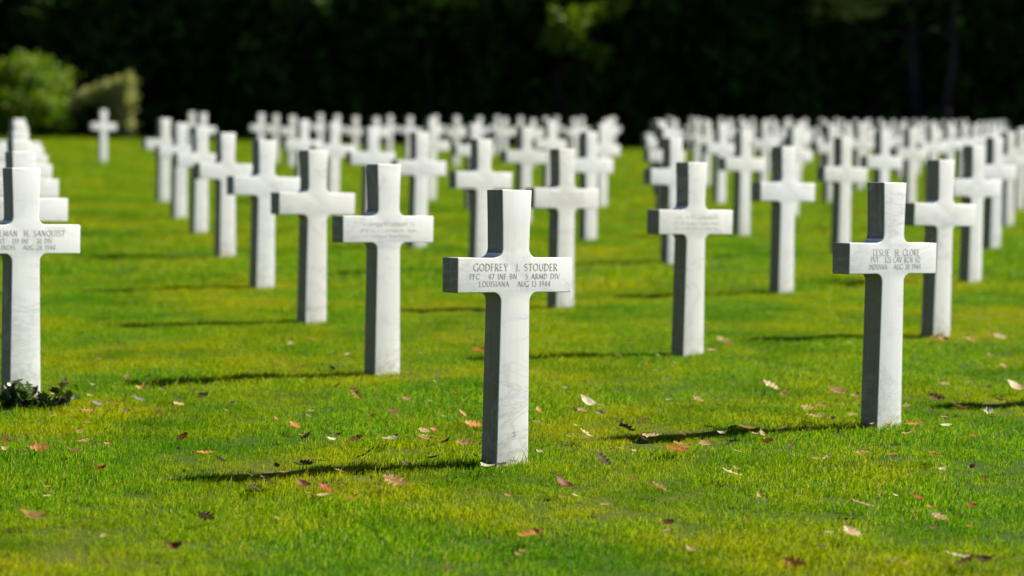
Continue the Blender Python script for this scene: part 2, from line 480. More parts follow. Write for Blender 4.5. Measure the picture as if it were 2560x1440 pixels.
def text_mesh(name, s, x0, x1, zbase, cap, mat):
    total = sum(GL[c][0] + 0.14 for c in s) - 0.14
    kx = (x1 - x0) / total
    vs, fs = [], []
    adv, lay = 0.0, 0
    def quad(p, q, w):
        nonlocal lay
        dx, dz = q[0] - p[0], q[1] - p[1]
        L = math.hypot(dx, dz) or 1e-6
        nx, nz = -dz / L * w / 2, dx / L * w / 2
        ex, ez = dx / L * w * 0.12, dz / L * w * 0.12
        yy = -0.0004 - 0.000012 * (lay % 24); lay += 1
        b = len(vs)
        for (X, Z) in ((p[0] + nx - ex, p[1] + nz - ez), (p[0] - nx - ex, p[1] - nz - ez), (q[0] - nx + ex, q[1] - nz + ez), (q[0] + nx + ex, q[1] + nz + ez)):
            vs.append((x0 + X * kx, yy, zbase + Z * cap))
        fs.append((b, b + 1, b + 2, b + 3))
    for c in s:
        w, st = GL[c]
        for pts, wd in st:
            for p, q in zip(pts[:-1], pts[1:]):
                quad((p[0] + adv, p[1]), (q[0] + adv, q[1]), wd)
            if wd == T and len(pts) == 2 and abs(pts[0][0] - pts[1][0]) < 0.05:
                for z in (0.02, 0.98):
                    x = pts[0][0] + adv
                    quad((x - 0.12, z), (x + 0.12, z), 0.05)
        adv += w + 0.14
    me = mesh(name, vs, fs, [mat])
    return me

ZT = 0.751
def inscribe(key, rows, mat=M_LETTER):
    par = cross_at[key][0]
    for s, x0, x1, top, cap in rows:
        o = link('lettering', text_mesh('lettering', s, x0, x1, ZT - top - cap, cap, mat), par)
inscribe((0, 0), [('GODFREY  J. STOUDER', -.1945, .1945, .021, .027), ('PFC   47 INF BN   5 ARMD DIV', -.211, .207, .058, .020),
                  ('LOUISIANA   AUG 13 1944', -.167, .163, .085, .0205)])
o = link('number', text_mesh('number', '3', -.004, .012, 0.092, 0.019, M_LETTER), cross_at[(0, 0)][0])
inscribe((1, 0), [('LESLIE  H. CLORE', -.125, .158, .026, .027), ('PVT   125 CAV RCN SQ', -.137, .163, .057, .0235),
                  ('INDIANA   AUG 30 1944', -.148, .167, .087, .022)])
inscribe((-1, 1), [('EMAN  H. SANQUIST', -.126, .188, .024, .027), ('PVT   119 INF   30 DIV', -.142, .128, .060, .022),
                   ('ILLINOIS   AUG 28 1944', -.152, .142, .089, .021)])
def faint(key, seed):
    """lettering worn and blurred past reading: rows of short unreadable strokes"""
    r = random.Random(seed)
    par = cross_at[key][0]
    for x0, x1, top, cap in ((-.15, .15, .026, .026), (-.165, .16, .060, .020), (-.15, .15, .087, .020)):
        vs, fs, x = [], [], x0
        while x < x1:
            if r.random() < 0.8:
                w, h0, h1 = r.uniform(.002, .0035), r.uniform(0, .3) * cap, r.uniform(.6, 1) * cap
                b = len(vs); z = ZT - top - cap
                vs += [(x, -.0004, z + h0), (x + w, -.0004, z + h0), (x + w, -.0004, z + h1), (x, -.0004, z + h1)]
                fs.append((b, b + 1, b + 2, b + 3))
            x += r.uniform(.005, .009)
        link('lettering', mesh('lettering', vs, fs, [M_LETTER_WARM]), par)
faint((0, 1), 1); faint((1, 2), 2); faint((1, 1), 3)
FALLEN = [
    (-1.69, 10.6, 0.045, 'cream'), (-1.78, 10.37, 0.029, 'yellow'), (-1.89, 10.28, 0.025, 'cream'), (-1.65, 10.15, 0.046, 'yellow'), (-1.55, 10.17, 0.036, 'cream'), 
    (-1.84, 9.92, 0.031, 'cream'), (-1.73, 9.97, 0.038, 'tan'), (-1.61, 10.39, 0.044, 'brown'), (-1.45, 9.87, 0.069, 'dark'), (-1.41, 9.65, 0.054, 'cream'), 
    (-1.41, 10.07, 0.046, 'brown'), (-1.34, 9.9, 0.07, 'dark'), (-1.19, 9.72, 0.034, 'dark'), (-1.18, 9.49, 0.03, 'tan'), (-1.6, 9.79, 0.055, 'grey'), 
    (-1.75, 9.64, 0.051, 'grey'), (-1.72, 9.73, 0.038, 'dark'), (-1.66, 9.66, 0.061, 'orange'), (-1.75, 9.4, 0.056, 'tan'), (-1.48, 9.58, 0.04, 'brown'), 
    (-1.46, 9.42, 0.036, 'brown'), (-1.6, 9.46, 0.033, 'brown'), (-1.87, 9.29, 0.026, 'cream'), (-1.9, 9.18, 0.023, 'grey'), (-1.68, 8.86, 0.034, 'tan'), 
    (-1.91, 8.61, 0.039, 'red'), (-1.88, 8.44, 0.024, 'cream'), (-1.75, 8.44, 0.068, 'orange'), (-1.8, 8.39, 0.024, 'dark'), (-1.61, 8.59, 0.066, 'tan'), 
    (-1.61, 8.37, 0.059, 'red'), (-1.44, 7.99, 0.045, 'crimson'), (-1.4, 8.95, 0.031, 'dark'), (-1.26, 8.73, 0.049, 'red'), (-1.24, 8.48, 0.021, 'brown'), 
    (-1.12, 8.34, 0.061, 'orange'), (-1.05, 8.22, 0.037, 'dark'), (-1.15, 7.98, 0.02, 'crimson'), (-0.9, 7.89, 0.042, 'brown'), (-0.86, 7.65, 0.048, 'dark'), 
    (-1.5, 7.24, 0.028, 'red'), (-1.48, 7.04, 0.081, 'tan'), (-1.22, 6.81, 0.021, 'cream'), (-0.95, 7.11, 0.057, 'dark'), (-0.97, 6.62, 0.058, 'red'), 
    (-1.15, 11.2, 0.031, 'yellow'), (-1.01, 10.95, 0.038, 'yellow'), (-0.86, 10.96, 0.031, 'dark'), (-0.79, 10.31, 0.036, 'brown'), (-0.72, 10.32, 0.022, 'brown'), 
    (-0.68, 10.01, 0.067, 'yellow'), (-0.45, 9.88, 0.045, 'tan'), (-0.17, 11.66, 0.074, 'orange'), (-0.83, 9.5, 0.033, 'cream'), (-0.83, 9.35, 0.033, 'tan'), 
    (-0.57, 9.35, 0.046, 'orange'), (-0.49, 9.48, 0.05, 'red'), (-0.2, 9.46, 0.043, 'orange'), (-0.86, 9.06, 0.051, 'orange'), (-0.81, 8.82, 0.028, 'cream'), 
    (-0.79, 8.78, 0.043, 'red'), (-0.69, 8.7, 0.043, 'white'), (-0.67, 8.8, 0.052, 'dark'), (-0.59, 8.72, 0.052, 'brown'), (-0.46, 8.71, 0.067, 'white'), 
    (-0.44, 8.79, 0.037, 'dark'), (-0.33, 8.78, 0.052, 'tan'), (-0.28, 8.78, 0.049, 'orange'), (-0.25, 8.64, 0.049, 'red'), (-0.34, 8.96, 0.044, 'cream'), 
    (-0.3, 8.99, 0.038, 'orange'), (-0.15, 9.11, 0.07, 'orange'), (-0.17, 8.64, 0.07, 'tan'), (-0.93, 8.55, 0.024, 'dark'), (-0.88, 8.56, 0.033, 'dark'), 
    (-0.16, 8.44, 0.03, 'brown'), (-0.28, 8.3, 0.038, 'grey'), (-0.53, 8.31, 0.082, 'brown'), (-0.37, 8.14, 0.034, 'dark'), (-0.75, 8.1, 0.051, 'white'), 
    (-0.73, 8.14, 0.049, 'brown'), (-0.69, 8.19, 0.055, 'brown'), (-0.83, 8.09, 0.037, 'red'), (-0.83, 7.75, 0.076, 'dark'), (-0.7, 7.69, 0.049, 'red'), 
    (-0.62, 7.63, 0.056, 'crimson'), (-0.62, 7.52, 0.04, 'cream'), (-0.52, 7.5, 0.034, 'orange'), (-0.56, 7.72, 0.024, 'orange'), (-0.39, 7.75, 0.084, 'tan'), 
    (-0.32, 8, 0.039, 'brown'), (-0.6, 7.99, 0.036, 'tan'), (-0.42, 7.97, 0.025, 'dark'), (-0.08, 8.09, 0.06, 'white'), (-0.17, 7.98, 0.017, 'dark'), 
    (-0.73, 7.13, 0.015, 'cream'), (-0.17, 6.42, 0.045, 'brown'), (-0.07, 6.76, 0.019, 'dark'), (-0.03, 8.16, 0.049, 'brown'), (0.12, 9.5, 0.05, 'orange'), 
    (0.11, 9.21, 0.052, 'tan'), (0.11, 8.5, 0.03, 'white'), (0.15, 8, 0.031, 'dark'), (0.19, 7.71, 0.07, 'red'), (0.18, 7.56, 0.029, 'tan'), 
    (0.22, 7.59, 0.019, 'white'), (0.34, 8.28, 0.067, 'dark'), (0.33, 9.9, 0.045, 'cream'), (0.33, 9.79, 0.072, 'white'), (0.26, 9.71, 0.048, 'yellow'), 
    (0.3, 9.58, 0.047, 'tan'), (0.39, 9.77, 0.027, 'cream'), (0.38, 9.52, 0.05, 'cream'), (0.52, 10.07, 0.049, 'brown'), (0.73, 10.61, 0.063, 'tan'), 
    (0.59, 9.9, 0.042, 'brown'), (0.69, 9.94, 0.035, 'white'), (0.82, 9.94, 0.059, 'tan'), (0.9, 9.8, 0.028, 'dark'), (0.55, 9.33, 0.049, 'brown'), 
    (0.43, 9.36, 0.026, 'brown'), (0.46, 9.07, 0.086, 'red'), (0.3, 8.91, 0.056, 'cream'), (0.55, 8.87, 0.072, 'cream'), (0.68, 8.97, 0.044, 'red'), 
    (0.8, 9.15, 0.048, 'red'), (0.9, 9.18, 0.035, 'red'), (0.95, 9.08, 0.08, 'tan'), (0.97, 9, 0.035, 'cream'), (0.75, 8.72, 0.055, 'tan'), 
    (0.65, 8.63, 0.094, 'tan'), (0.63, 8.53, 0.081, 'orange'), (0.54, 8.48, 0.051, 'red'), (0.38, 8.57, 0.027, 'dark'), (0.84, 8.73, 0.043, 'dark'), 
    (0.92, 8.47, 0.039, 'brown'), (0.78, 8.02, 0.079, 'cream'), (0.43, 7.89, 0.039, 'tan'), (0.51, 7.72, 0.062, 'tan'), (0.5, 7.12, 0.042, 'red'), 
    (0.07, 6.89, 0.077, 'orange'), (0.04, 6.67, 0.03, 'tan'), (1, 9.93, 0.045, 'tan'), (0.17, 10.29, 0.029, 'dark'), (0.67, 11.22, 0.039, 'orange'), 
    (1.05, 11.93, 0.046, 'cream'), (1.19, 10.42, 0.084, 'cream'), (1.23, 10.2, 0.05, 'tan'), (1.48, 10.27, 0.094, 'tan'), (1.54, 10.16, 0.043, 'tan'), 
    (1.35, 9.81, 0.059, 'tan'), (1.27, 9.71, 0.058, 'cream'), (1.29, 9.63, 0.037, 'brown'), (1.27, 9.46, 0.06, 'cream'), (1.32, 9.57, 0.03, 'grey'), 
    (1.17, 9.5, 0.03, 'cream'), (1.22, 9.3, 0.042, 'orange'), (1.34, 9.44, 0.036, 'cream'), (1.11, 9.15, 0.071, 'tan'), (1.19, 9.08, 0.035, 'brown'), 
    (1, 9.01, 0.035, 'cream'), (1, 8.8, 0.052, 'red'), (1.08, 8.73, 0.028, 'brown'), (1.44, 9.55, 0.044, 'cream'), (1.54, 9.27, 0.033, 'dark'), 
    (1.65, 9.26, 0.075, 'orange'), (1.58, 9.01, 0.06, 'cream'), (1.77, 9.24, 0.055, 'white'), (1.82, 9.48, 0.033, 'dark'), (2.01, 9.51, 0.04, 'dark'), 
    (2.04, 9.69, 0.048, 'white'), (1.79, 9.71, 0.031, 'dark'), (1.93, 9.76, 0.075, 'brown'), (1.89, 10.08, 0.096, 'tan'), (2.06, 10.24, 0.025, 'cream'), 
    (2.03, 10.64, 0.045, 'cream'), (2.19, 10.46, 0.048, 'tan'), (2.17, 10.08, 0.042, 'cream'), (2.33, 10.51, 0.085, 'cream'), (1.71, 9.82, 0.045, 'cream'), 
    (2.46, 11.37, 0.048, 'tan'), (1.18, 8.44, 0.039, 'white'), (1.32, 8.5, 0.069, 'tan'), (1.43, 8.5, 0.042, 'tan'), (1.59, 8.47, 0.062, 'crimson'), 
    (1.68, 8.25, 0.029, 'brown'), (1.68, 8.01, 0.037, 'red'), (1.16, 7.42, 0.073, 'cream'), (1.37, 7.58, 0.045, 'orange'), (1.38, 7.44, 0.018, 'orange'), 
    (1.52, 7.44, 0.034, 'crimson'), (1.37, 7.22, 0.053, 'tan'), (1.05, 6.95, 0.068, 'cream'), (1.44, 7.1, 0.015, 'yellow'), (1.02, 6.57, 0.041, 'orange'), 
    (0.82, 6.5, 0.068, 'orange'), (1.11, 6.56, 0.039, 'grey'), (1.14, 6.49, 0.039, 'tan'), (1.31, 6.59, 0.074, 'white'), (1.32, 6.54, 0.055, 'brown'), 
    (1.37, 6.55, 0.053, 'dark'), (1.42, 6.56, 0.041, 'red'), (0.84, 7.6, 0.029, 'tan'), (1.15, 12.35, 0.074, 'cream'), (1.17, 12.24, 0.052, 'tan'), 
    (1.14, 12.49, 0.044, 'cream'), (2.37, 12.68, 0.076, 'tan'), (2.39, 12.56, 0.057, 'orange'), (2.53, 12.5, 0.066, 'tan'), (2.73, 12.72, 0.076, 'cream'), 
    (2.71, 12.86, 0.05, 'tan'), (1.84, 12.35, 0.048, 'cream'), (-1.16, 11.99, 0.042, 'cream'), (-1.08, 12.24, 0.039, 'yellow'), (3.17, 14.17, 0.05, 'tan'), 
    (2.56, 12.78, 0.049, 'orange'), (0.9, 12.21, 0.043, 'tan'), 
]

# ------------------------------------------------------------------ grass (stuff): blades in clumps, clumps strewn over the lawn
def build_grass():
    NP = 8
    vs, fs, kind, bl = [], [], [], []
    for k in range(NP):
        for i in range(64):
            r, a = 0.075 * math.sqrt(rnd.random()), rnd.uniform(0, 6.283)
            bx, by = r * math.cos(a), r * math.sin(a)
            h = rnd.uniform(0.010, 0.026) if rnd.random() < 0.95 else rnd.uniform(0.03, 0.042)
            w = rnd.uniform(0.0009, 0.0018)
            la = rnd.gauss(0.3, 1.2)                       # blades lean mostly to the right
            ln = rnd.uniform(0.15, 0.95) * h
            dx, dy = math.cos(la) * ln, math.sin(la) * ln
            t = rnd.uniform(0, 6.283)
            wx, wy = math.cos(t) * w, math.sin(t) * w
            b = len(vs)
            vs += [(bx - wx, by - wy, -0.006), (bx + wx, by + wy, -0.006),
                   (bx + dx * .35 - wx * .8, by + dy * .35 - wy * .8, h * .58), (bx + dx * .35 + wx * .8, by + dy * .35 + wy * .8, h * .58),
                   (bx + dx, by + dy, h)]
            fs += [(b, b + 1, b + 3, b + 2), (b + 2, b + 3, b + 4)]
            c = min(0.88, max(0.0, rnd.gauss(0.45, 0.2)))
            if rnd.random() < 0.07: c = rnd.uniform(0.92, 1.0)
            kind += [k] * 5; bl += [c] * 5
    zones = [(5.2, 16.0, 270, 1.0), (16.0, 32.0, 75, 1.7), (32.0, 73.5, 14, 3.4)]
    P, R_, S_, Vr = [], [], [], []
    for y0, y1, dens, sc in zones:
        wmax = 0.2246 * y1 + 2.4
        n = int(dens * (y1 - y0) * 2 * wmax)
        x = rng.uniform(-wmax, wmax, n); y = rng.uniform(y0, y1, n)
        ok = np.abs(x) < 0.2246 * y + (1.6 if y1 < 40 else 2.5)
        x, y = x[ok], y[ok]
        z = gzn(x, y)
        P.append(np.stack([x, y, z], -1))
        m = len(x)
        R_.append(rng.uniform(-0.7, 0.7, m)); Vr.append(rng.integers(0, NP, m))
        S_.append(sc * rng.uniform(0.75, 1.2, m) * (1 + 0.25 * np.sin(3.1 * x + 1.7 * y) * np.sin(2.3 * y - x)))
    P = np.concatenate(P); R_ = np.concatenate(R_); S_ = np.concatenate(S_); Vr = np.concatenate(Vr)
    n0, n = len(vs), len(P)
    me = mesh('grass', vs + P.tolist(), fs, [M_GRASS])
    def attr(nm, ty, vals):
        a = me.attributes.new(nm, ty, 'POINT'); a.data.foreach_set('value', vals)
    attr('kind', 'INT', np.concatenate([kind, np.full(n, -1)]).astype(np.int32))
    attr('bl', 'FLOAT', np.concatenate([bl, np.zeros(n)]).astype(np.float32))
    attr('rz', 'FLOAT', np.concatenate([np.zeros(n0), R_]).astype(np.float32))
    attr('sc', 'FLOAT', np.concatenate([np.ones(n0), S_]).astype(np.float32))
    attr('pick', 'INT', np.concatenate([np.zeros(n0), Vr]).astype(np.int32))
    o = link('grass', me)
    tag(o, 'short mown green and yellowish grass covering the whole burial lawn', 'grass', kind='stuff')
    ng = bpy.data.node_groups.new('strew_clumps', 'GeometryNodeTree')
    ng.interface.new_socket('Geometry', in_out='INPUT', socket_type='NodeSocketGeometry')
    ng.interface.new_socket('Geometry', in_out='OUTPUT', socket_type='NodeSocketGeometry')
    N, L = ng.nodes, ng.links
    gi, go = N.new('NodeGroupInput'), N.new('NodeGroupOutput')
    def named(nm, ty):
        a = N.new('GeometryNodeInputNamedAttribute'); a.data_type = ty; a.inputs['Name'].default_value = nm
        return a.outputs[0]
    kd = named('kind', 'INT')
    def split(k):
        c = N.new('FunctionNodeCompare'); c.data_type = 'INT'; c.operation = 'EQUAL'
        L.new(kd, c.inputs[2]); c.inputs[3].default_value = k
        s = N.new('GeometryNodeSeparateGeometry'); s.domain = 'POINT'
        L.new(gi.outputs[0], s.inputs[0]); L.new(c.outputs[0], s.inputs[1])
        return s.outputs[0]
    j = N.new('GeometryNodeJoinGeometry')
    for k in range(NP):
        g = N.new('GeometryNodeGeometryToInstance')
        L.new(split(k), g.inputs[0]); L.new(g.outputs[0], j.inputs[0])
    ip = N.new('GeometryNodeInstanceOnPoints')
    L.new(split(-1), ip.inputs['Points']); L.new(j.outputs[0], ip.inputs['Instance'])
    ip.inputs['Pick Instance'].default_value = True
    L.new(named('pick', 'INT'), ip.inputs['Instance Index'])
    cx = N.new('ShaderNodeCombineXYZ'); L.new(named('rz', 'FLOAT'), cx.inputs[2])
    L.new(cx.outputs[0], ip.inputs['Rotation'])
    L.new(named('sc', 'FLOAT'), ip.inputs['Scale'])
    L.new(ip.outputs[0], go.inputs[0])
    md = o.modifiers.new('clumps', 'NODES'); md.node_group = ng
build_grass()

# ------------------------------------------------------------------ leaf clouds for trees and bushes
def leaf_quads(centres, size, bias=None, seed=0):
    r = np.random.default_rng(seed)
    n = len(centres)
    a = r.normal(size=(n, 3)); a /= np.linalg.norm(a, axis=1)[:, None]
    b = r.normal(size=(n, 3)); b -= (a * b).sum(1)[:, None] * a; b /= np.linalg.norm(b, axis=1)[:, None]
    s = size * r.uniform(0.6, 1.3, n)[:, None]
    c = np.cross(a, b)
    v = np.stack([centres - a * s, centres + b * s * .45 + c * s * .12, centres + a * s, centres - b * s * .45 + c * s * .12], 1).reshape(-1, 3)
    f = (np.arange(n)[:, None] * 4 + np.arange(4)).tolist()
    return v, f

def crown_points(n, cx, cz, rx, rz, clumps, seed, squash=1.0):
    """leaf positions gathered in clumps spread through the crown"""
    r = np.random.default_rng(seed)
    d = r.normal(size=(clumps, 3)); d /= np.linalg.norm(d, axis=1)[:, None]
    rad = r.uniform(0.45, 1.0, clumps)[:, None] ** 0.6
    cc = d * rad * np.array([rx, rx, rz]) * r.uniform(0.8, 1.15, (clumps, 1)) + np.array([cx, 0, cz])
    k = r.integers(0, clumps, n)
    p = cc[k] + r.normal(size=(n, 3)) * np.array([rx, rx, rz * .7]) * 0.17
    shade = r.uniform(0, 1, clumps)[k] * 0.6 + r.uniform(0, .4, n)
    return p, shade

def tube(path, radii, seg=8):
    vs, fs = [], []
    for i, (p, rad) in enumerate(zip(path, radii)):
        p = Vector(p)
        d = (Vector(path[min(i + 1, len(path) - 1)]) - Vector(path[max(i - 1, 0)])).normalized()
        q = d.to_track_quat('Z', 'Y')
        for k in range(seg):
            a = 6.283 * k / seg
            vs.append(p + q @ Vector((math.cos(a) * rad, math.sin(a) * rad, 0)))
    for i in range(len(path) - 1):
        for k in range(seg):
            fs.append((i * seg + k, i * seg + (k + 1) % seg, (i + 1) * seg + (k + 1) % seg, (i + 1) * seg + k))
    fs.append(tuple(range(seg))[::-1]); fs.append(tuple(range((len(path) - 1) * seg, len(path) * seg)))
    return vs, fs

def join(parts):
    V_, F_ = [], []
    for v, f in parts:
        b = len(V_); V_ += list(v); F_ += [tuple(i + b for i in q) for q in f]
    return V_, F_

def trunk_mesh(h, r0, seed, limbs=5, mat=None, bend=0.3):
    r = random.Random(seed)
    path = [(bend * r.uniform(-1, 1) * (i / 6) ** 1.2, bend * r.uniform(-1, 1) * (i / 6), h * i / 6 - 0.3) for i in range(7)]
    parts = [tube(path, [r0 * (1.25 if i == 0 else 1 - 0.11 * i) for i in range(7)])]
    for k in range(limbs):
        z = r.uniform(0.4, 0.9) * h; a = r.uniform(0, 6.28); L = r.uniform(0.2, 0.4) * h
        base = path[min(6, int(z / h * 6 + .3))]
        pp = [(base[0] + math.cos(a) * L * t, base[1] + math.sin(a) * L * t, base[2] + L * (0.7 * t + .2 * t * t)) for t in (0, .35, .7, 1)]
        parts.append(tube(pp, [r0 * .4, r0 * .3, r0 * .2, r0 * .08], 6))
    v, f = join(parts)
    return mesh('trunk', v, f, [mat or M_BARK], True)

def crown_mesh(name, pts, shade, size, mat, seed=0):
    v, f = leaf_quads(pts, size, seed=seed)
    return mesh(name, v, f, [mat], attrs={'bl': np.repeat(shade, 4)})

# broadleaf trees of the dark wood
BROAD = []
for s in range(4):
    p, sh = crown_points(5200, 0, 5.6, 3.3, 5.0, 70, 50 + s)
    keep = p[:, 2] > 0.15
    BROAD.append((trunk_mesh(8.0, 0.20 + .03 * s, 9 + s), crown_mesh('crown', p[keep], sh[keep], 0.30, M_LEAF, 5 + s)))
CONIF = []
for s in range(3):
    r = np.random.default_rng(90 + s)
    n = 5600
    t = r.uniform(0, 1, n) ** 0.8
    lvl = np.floor(t * 22) / 22 + 0.02
    rad = 3.0 * (1 - lvl) ** 0.8 * r.uniform(0.15, 1, n) ** 0.6 * (0.8 + .3 * np.sin(lvl * 60))
    a = r.uniform(0, 6.283, n)
    p = np.stack([rad * np.cos(a), rad * np.sin(a), 0.4 + lvl * 15 - rad * 0.28 + r.normal(size=n) * .12], -1)
    CONIF.append((trunk_mesh(15.0, 0.24, 30 + s, 3), crown_mesh('crown', p, r.uniform(0, .7, n), 0.30, M_LEAF, 15 + s)))

def tree(name, meshes, x, y, rz, sc, label, group, tilt=0.0):
    t = link(name, None, None, (x, y, gz(x, y)), (0, tilt, rz))
    t.scale = (sc, sc, sc)
    link('trunk', meshes[0], t); link('crown', meshes[1], t)
    return tag(t, label, 'tree', group)

# brambles and saplings filling the foot of the wood
r_ = np.random.default_rng(640)
n_ = 26000
ux = r_.uniform(-26, 34, n_); ut = r_.uniform(1.6, 12, n_)
uy = np.array([wood_edge(q) for q in ux]) + ut
uh = (0.9 + 0.5 * np.sin(ux * 1.1) * np.sin(ux * .37 + 1) + 0.13 * ut) * r_.uniform(0.05, 1, n_)
uz = gzn(ux, uy) + uh
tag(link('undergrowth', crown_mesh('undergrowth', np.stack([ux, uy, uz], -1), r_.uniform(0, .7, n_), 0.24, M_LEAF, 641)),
    'dark tangled undergrowth filling the foot of the wood', 'undergrowth', kind='stuff')

belts = []
bx = -22.0; i = 0
while bx < 27:
    belts.append((bx, wood_edge(bx) + 3.2 + rnd.uniform(-.8, 1.2), i)); bx += rnd.uniform(3.0, 4.0); i += 1
for i, (x, y, _) in enumerate(belts):
    tree('broadleaf_tree', BROAD[i % 4], x, y, rnd.uniform(0, 6.28), rnd.uniform(.85, 1.1),
         'dark bushy broadleaf tree, %s from the left along the edge of the wood' % ORD[i + 1], 'broadleaf trees at the wood edge')
bx = -25.0; i = 0
while bx < 33:
    i += 1
    tree('conifer_tree', CONIF[i % 3], bx, wood_edge(bx) + 8.5 + rnd.uniform(-1, 1), rnd.uniform(0, 6.28), rnd.uniform(.95, 1.25),
         'dark conifer behind the bushy trees, %s from the left in the second belt' % ORD[i], 'conifers behind the wood edge')
    bx += rnd.uniform(3.2, 4.0)
bx = -28.0; i = 0
while bx < 36:
    i += 1
    tree('tall_broadleaf_tree', BROAD[(i + 2) % 4], bx, wood_edge(bx) + 14.5 + rnd.uniform(-1, 1), rnd.uniform(0, 6.28), rnd.uniform(1.4, 1.7),
         'tall dark broadleaf tree deep in the wood, %s from the left in the rear belt' % ORD[i], 'tall trees deep in the wood')
    bx += rnd.uniform(3.6, 4.6)

bx = -30.0; i = 0
while bx < 40:
    i += 1
    tree('far_conifer_tree', CONIF[(i + 1) % 3], bx, wood_edge(bx) + 20 + rnd.uniform(-1, 1), rnd.uniform(0, 6.28), rnd.uniform(1.3, 1.6),
         'tall conifer at the very back of the wood, %s from the left' % ORD[i], 'tall conifers at the back of the wood')
    bx += rnd.uniform(3.4, 4.2)

# the pale-barked pines that show their trunks at upper right
def pine(x, y, tilt, seed, label, rz):
    r = np.random.default_rng(seed)
    t = link('pine_tree', None, None, (x, y, gz(x, y)), (0, tilt, rz))
    link('trunk', trunk_mesh(9.5, 0.20, seed, 4, M_BARK_PALE, 0.5), t)
    p, sh = crown_points(2600, 0, 9.6, 2.9, 2.3, 34, seed)
    link('crown', crown_mesh('crown', p, sh * .8 + .2, 0.28, M_LEAF, seed), t)
    for k in range(2):
        a = r.uniform(2.2, 4.0)
        z0 = 3.6 + 1.3 * k
        pts = [(math.cos(a) * u * 2.6, math.sin(a) * u * 1.2, z0 + u * 1.2 - u * u * 1.5) for u in (0, .3, .6, 1)]
        v, f = tube(pts, [.08, .06, .045, .02], 6)
        link('branch', mesh('branch', v, f, [M_BARK_PALE], True), t)
    return tag(t, label, 'tree', 'pines with bare pale trunks')
pine(13.9, 73.6, 0.05, 201, 'pine with bare purplish trunk leaning right at the right of the wood', 0)
pine(13.0, 74.0, -0.02, 202, 'straight pine trunk just left of the leaning purplish pine', 0.6)
# a lighter tree leaning out of the wood, its sprays catching the sun near the top of the view
def light_tree(x, y, zc, rx, rz, n, seed, label, mat=None):
    t = link('light_leaved_tree', None, None, (x, y, gz(x, y)))
    link('trunk', trunk_mesh(zc + 1.5, 0.12, seed, 5, M_BARK, 0.4), t)
    p, sh = crown_points(n, 0, zc, rx, rz, 16, seed)
    link('crown', crown_mesh('crown', p, sh, 0.17, mat or M_BUSH, seed), t)
    return tag(t, label, 'tree', 'lighter trees leaning out of the wood')
light_tree(2.1, 72.2, 4.2, 1.7, 1.3, 800, 401, 'thin light leaved tree catching the sun at top centre')
light_tree(10.6, 73.4, 5.0, 1.9, .75, 1300, 402, 'light leaved tree with olive sprays hanging at top right', M_ARCH)
light_tree(-2.8, 72.8, 4.9, 2.2, .8, 500, 403, 'sparse light leaved tree at the top left of centre')
pine(-11.7, 76.5, 0.0, 203, 'thin dark pine trunk rising behind the pale arching bush at left', 0)
# ------------------------------------------------------------------ sunlit bush and arching bush at left
def bush_ball(x, y, rx, rz, cz, n, mat, name, label, cat, seed, size=.09):
    t = link(name, None, None, (x, y, gz(x, y)))
    p, sh = crown_points(n, 0, cz, rx, rz, 60, seed)
    keep = p[:, 2] > 0.05
    link('foliage', crown_mesh('foliage', p[keep], sh[keep], size, mat, seed), t)
    r = random.Random(seed)
    parts = []
    for k in range(5):
        a = r.uniform(0, 6.28)
        pts = [(math.cos(a) * u * rx * .4, math.sin(a) * u * rx * .4, -0.1 + u * cz) for u in (0, .4, .8, 1)]
        parts.append(tube(pts, [.07, .055, .04, .02], 6))
    v, f = join(parts)
    link('stem', mesh('stem', v, f, [M_BARK], True), t)
    return tag(t, label, cat)
bush_ball(-14.75, 68.5, 1.4, 1.1, 1.3, 12000, M_BUSH, 'round_bush', 'round sunlit green bush on a dark stem beyond the lawn at far left', 'bush', 301)
def arching_bush(x, y):
    t = link('arching_bush', None, None, (x, y, gz(x, y)))
    r = random.Random(77)
    strands, pts, sh = [], [], []
    for k in range(60):
        # stems rise at the right and arch over to the left
        side = k % 4 == 0
        x0 = r.uniform(.5, .85); y0 = r.uniform(-.25, .25)
        reach = r.uniform(-0.1, .25) if side else r.uniform(-1.75, -.5)
        top = r.uniform(1.25, 2.0) if side else 1.95 - 0.28 * abs(reach) + r.uniform(-.15, .1)
        path = []
        for u in [i / 7 for i in range(8)]:
            path.append((x0 + reach * u ** 1.3, y0 + r.uniform(-.04, .04), top * (math.sin(min(u * 1.35, 1.0) * math.pi / 2)) - max(0, u - .6) * (0.1 + .9 * abs(reach) / 1.7) * r.uniform(.7, 1.3)))
        strands.append(tube(path, [.018 * (1 - .1 * i) for i in range(8)], 4))
        for i in range(60):
            u = r.uniform(0.1, 1) * 6.99
            a, b = path[int(u)], path[int(u) + 1]
            w = u - int(u)
            pts.append([a[j] + (b[j] - a[j]) * w + r.gauss(0, .085) for j in range(3)]); sh.append(r.random())
    v, f = join(strands)
    link('stem', mesh('stem', v, f, [M_BARK_PALE]), t)
    link('foliage', crown_mesh('foliage', np.array(pts), np.array(sh), .07, M_ARCH, 8), t)
    return tag(t, 'pale olive bush arching over a dark hollow behind the lone far cross', 'bush')
arching_bush(-12.35, 68.8)

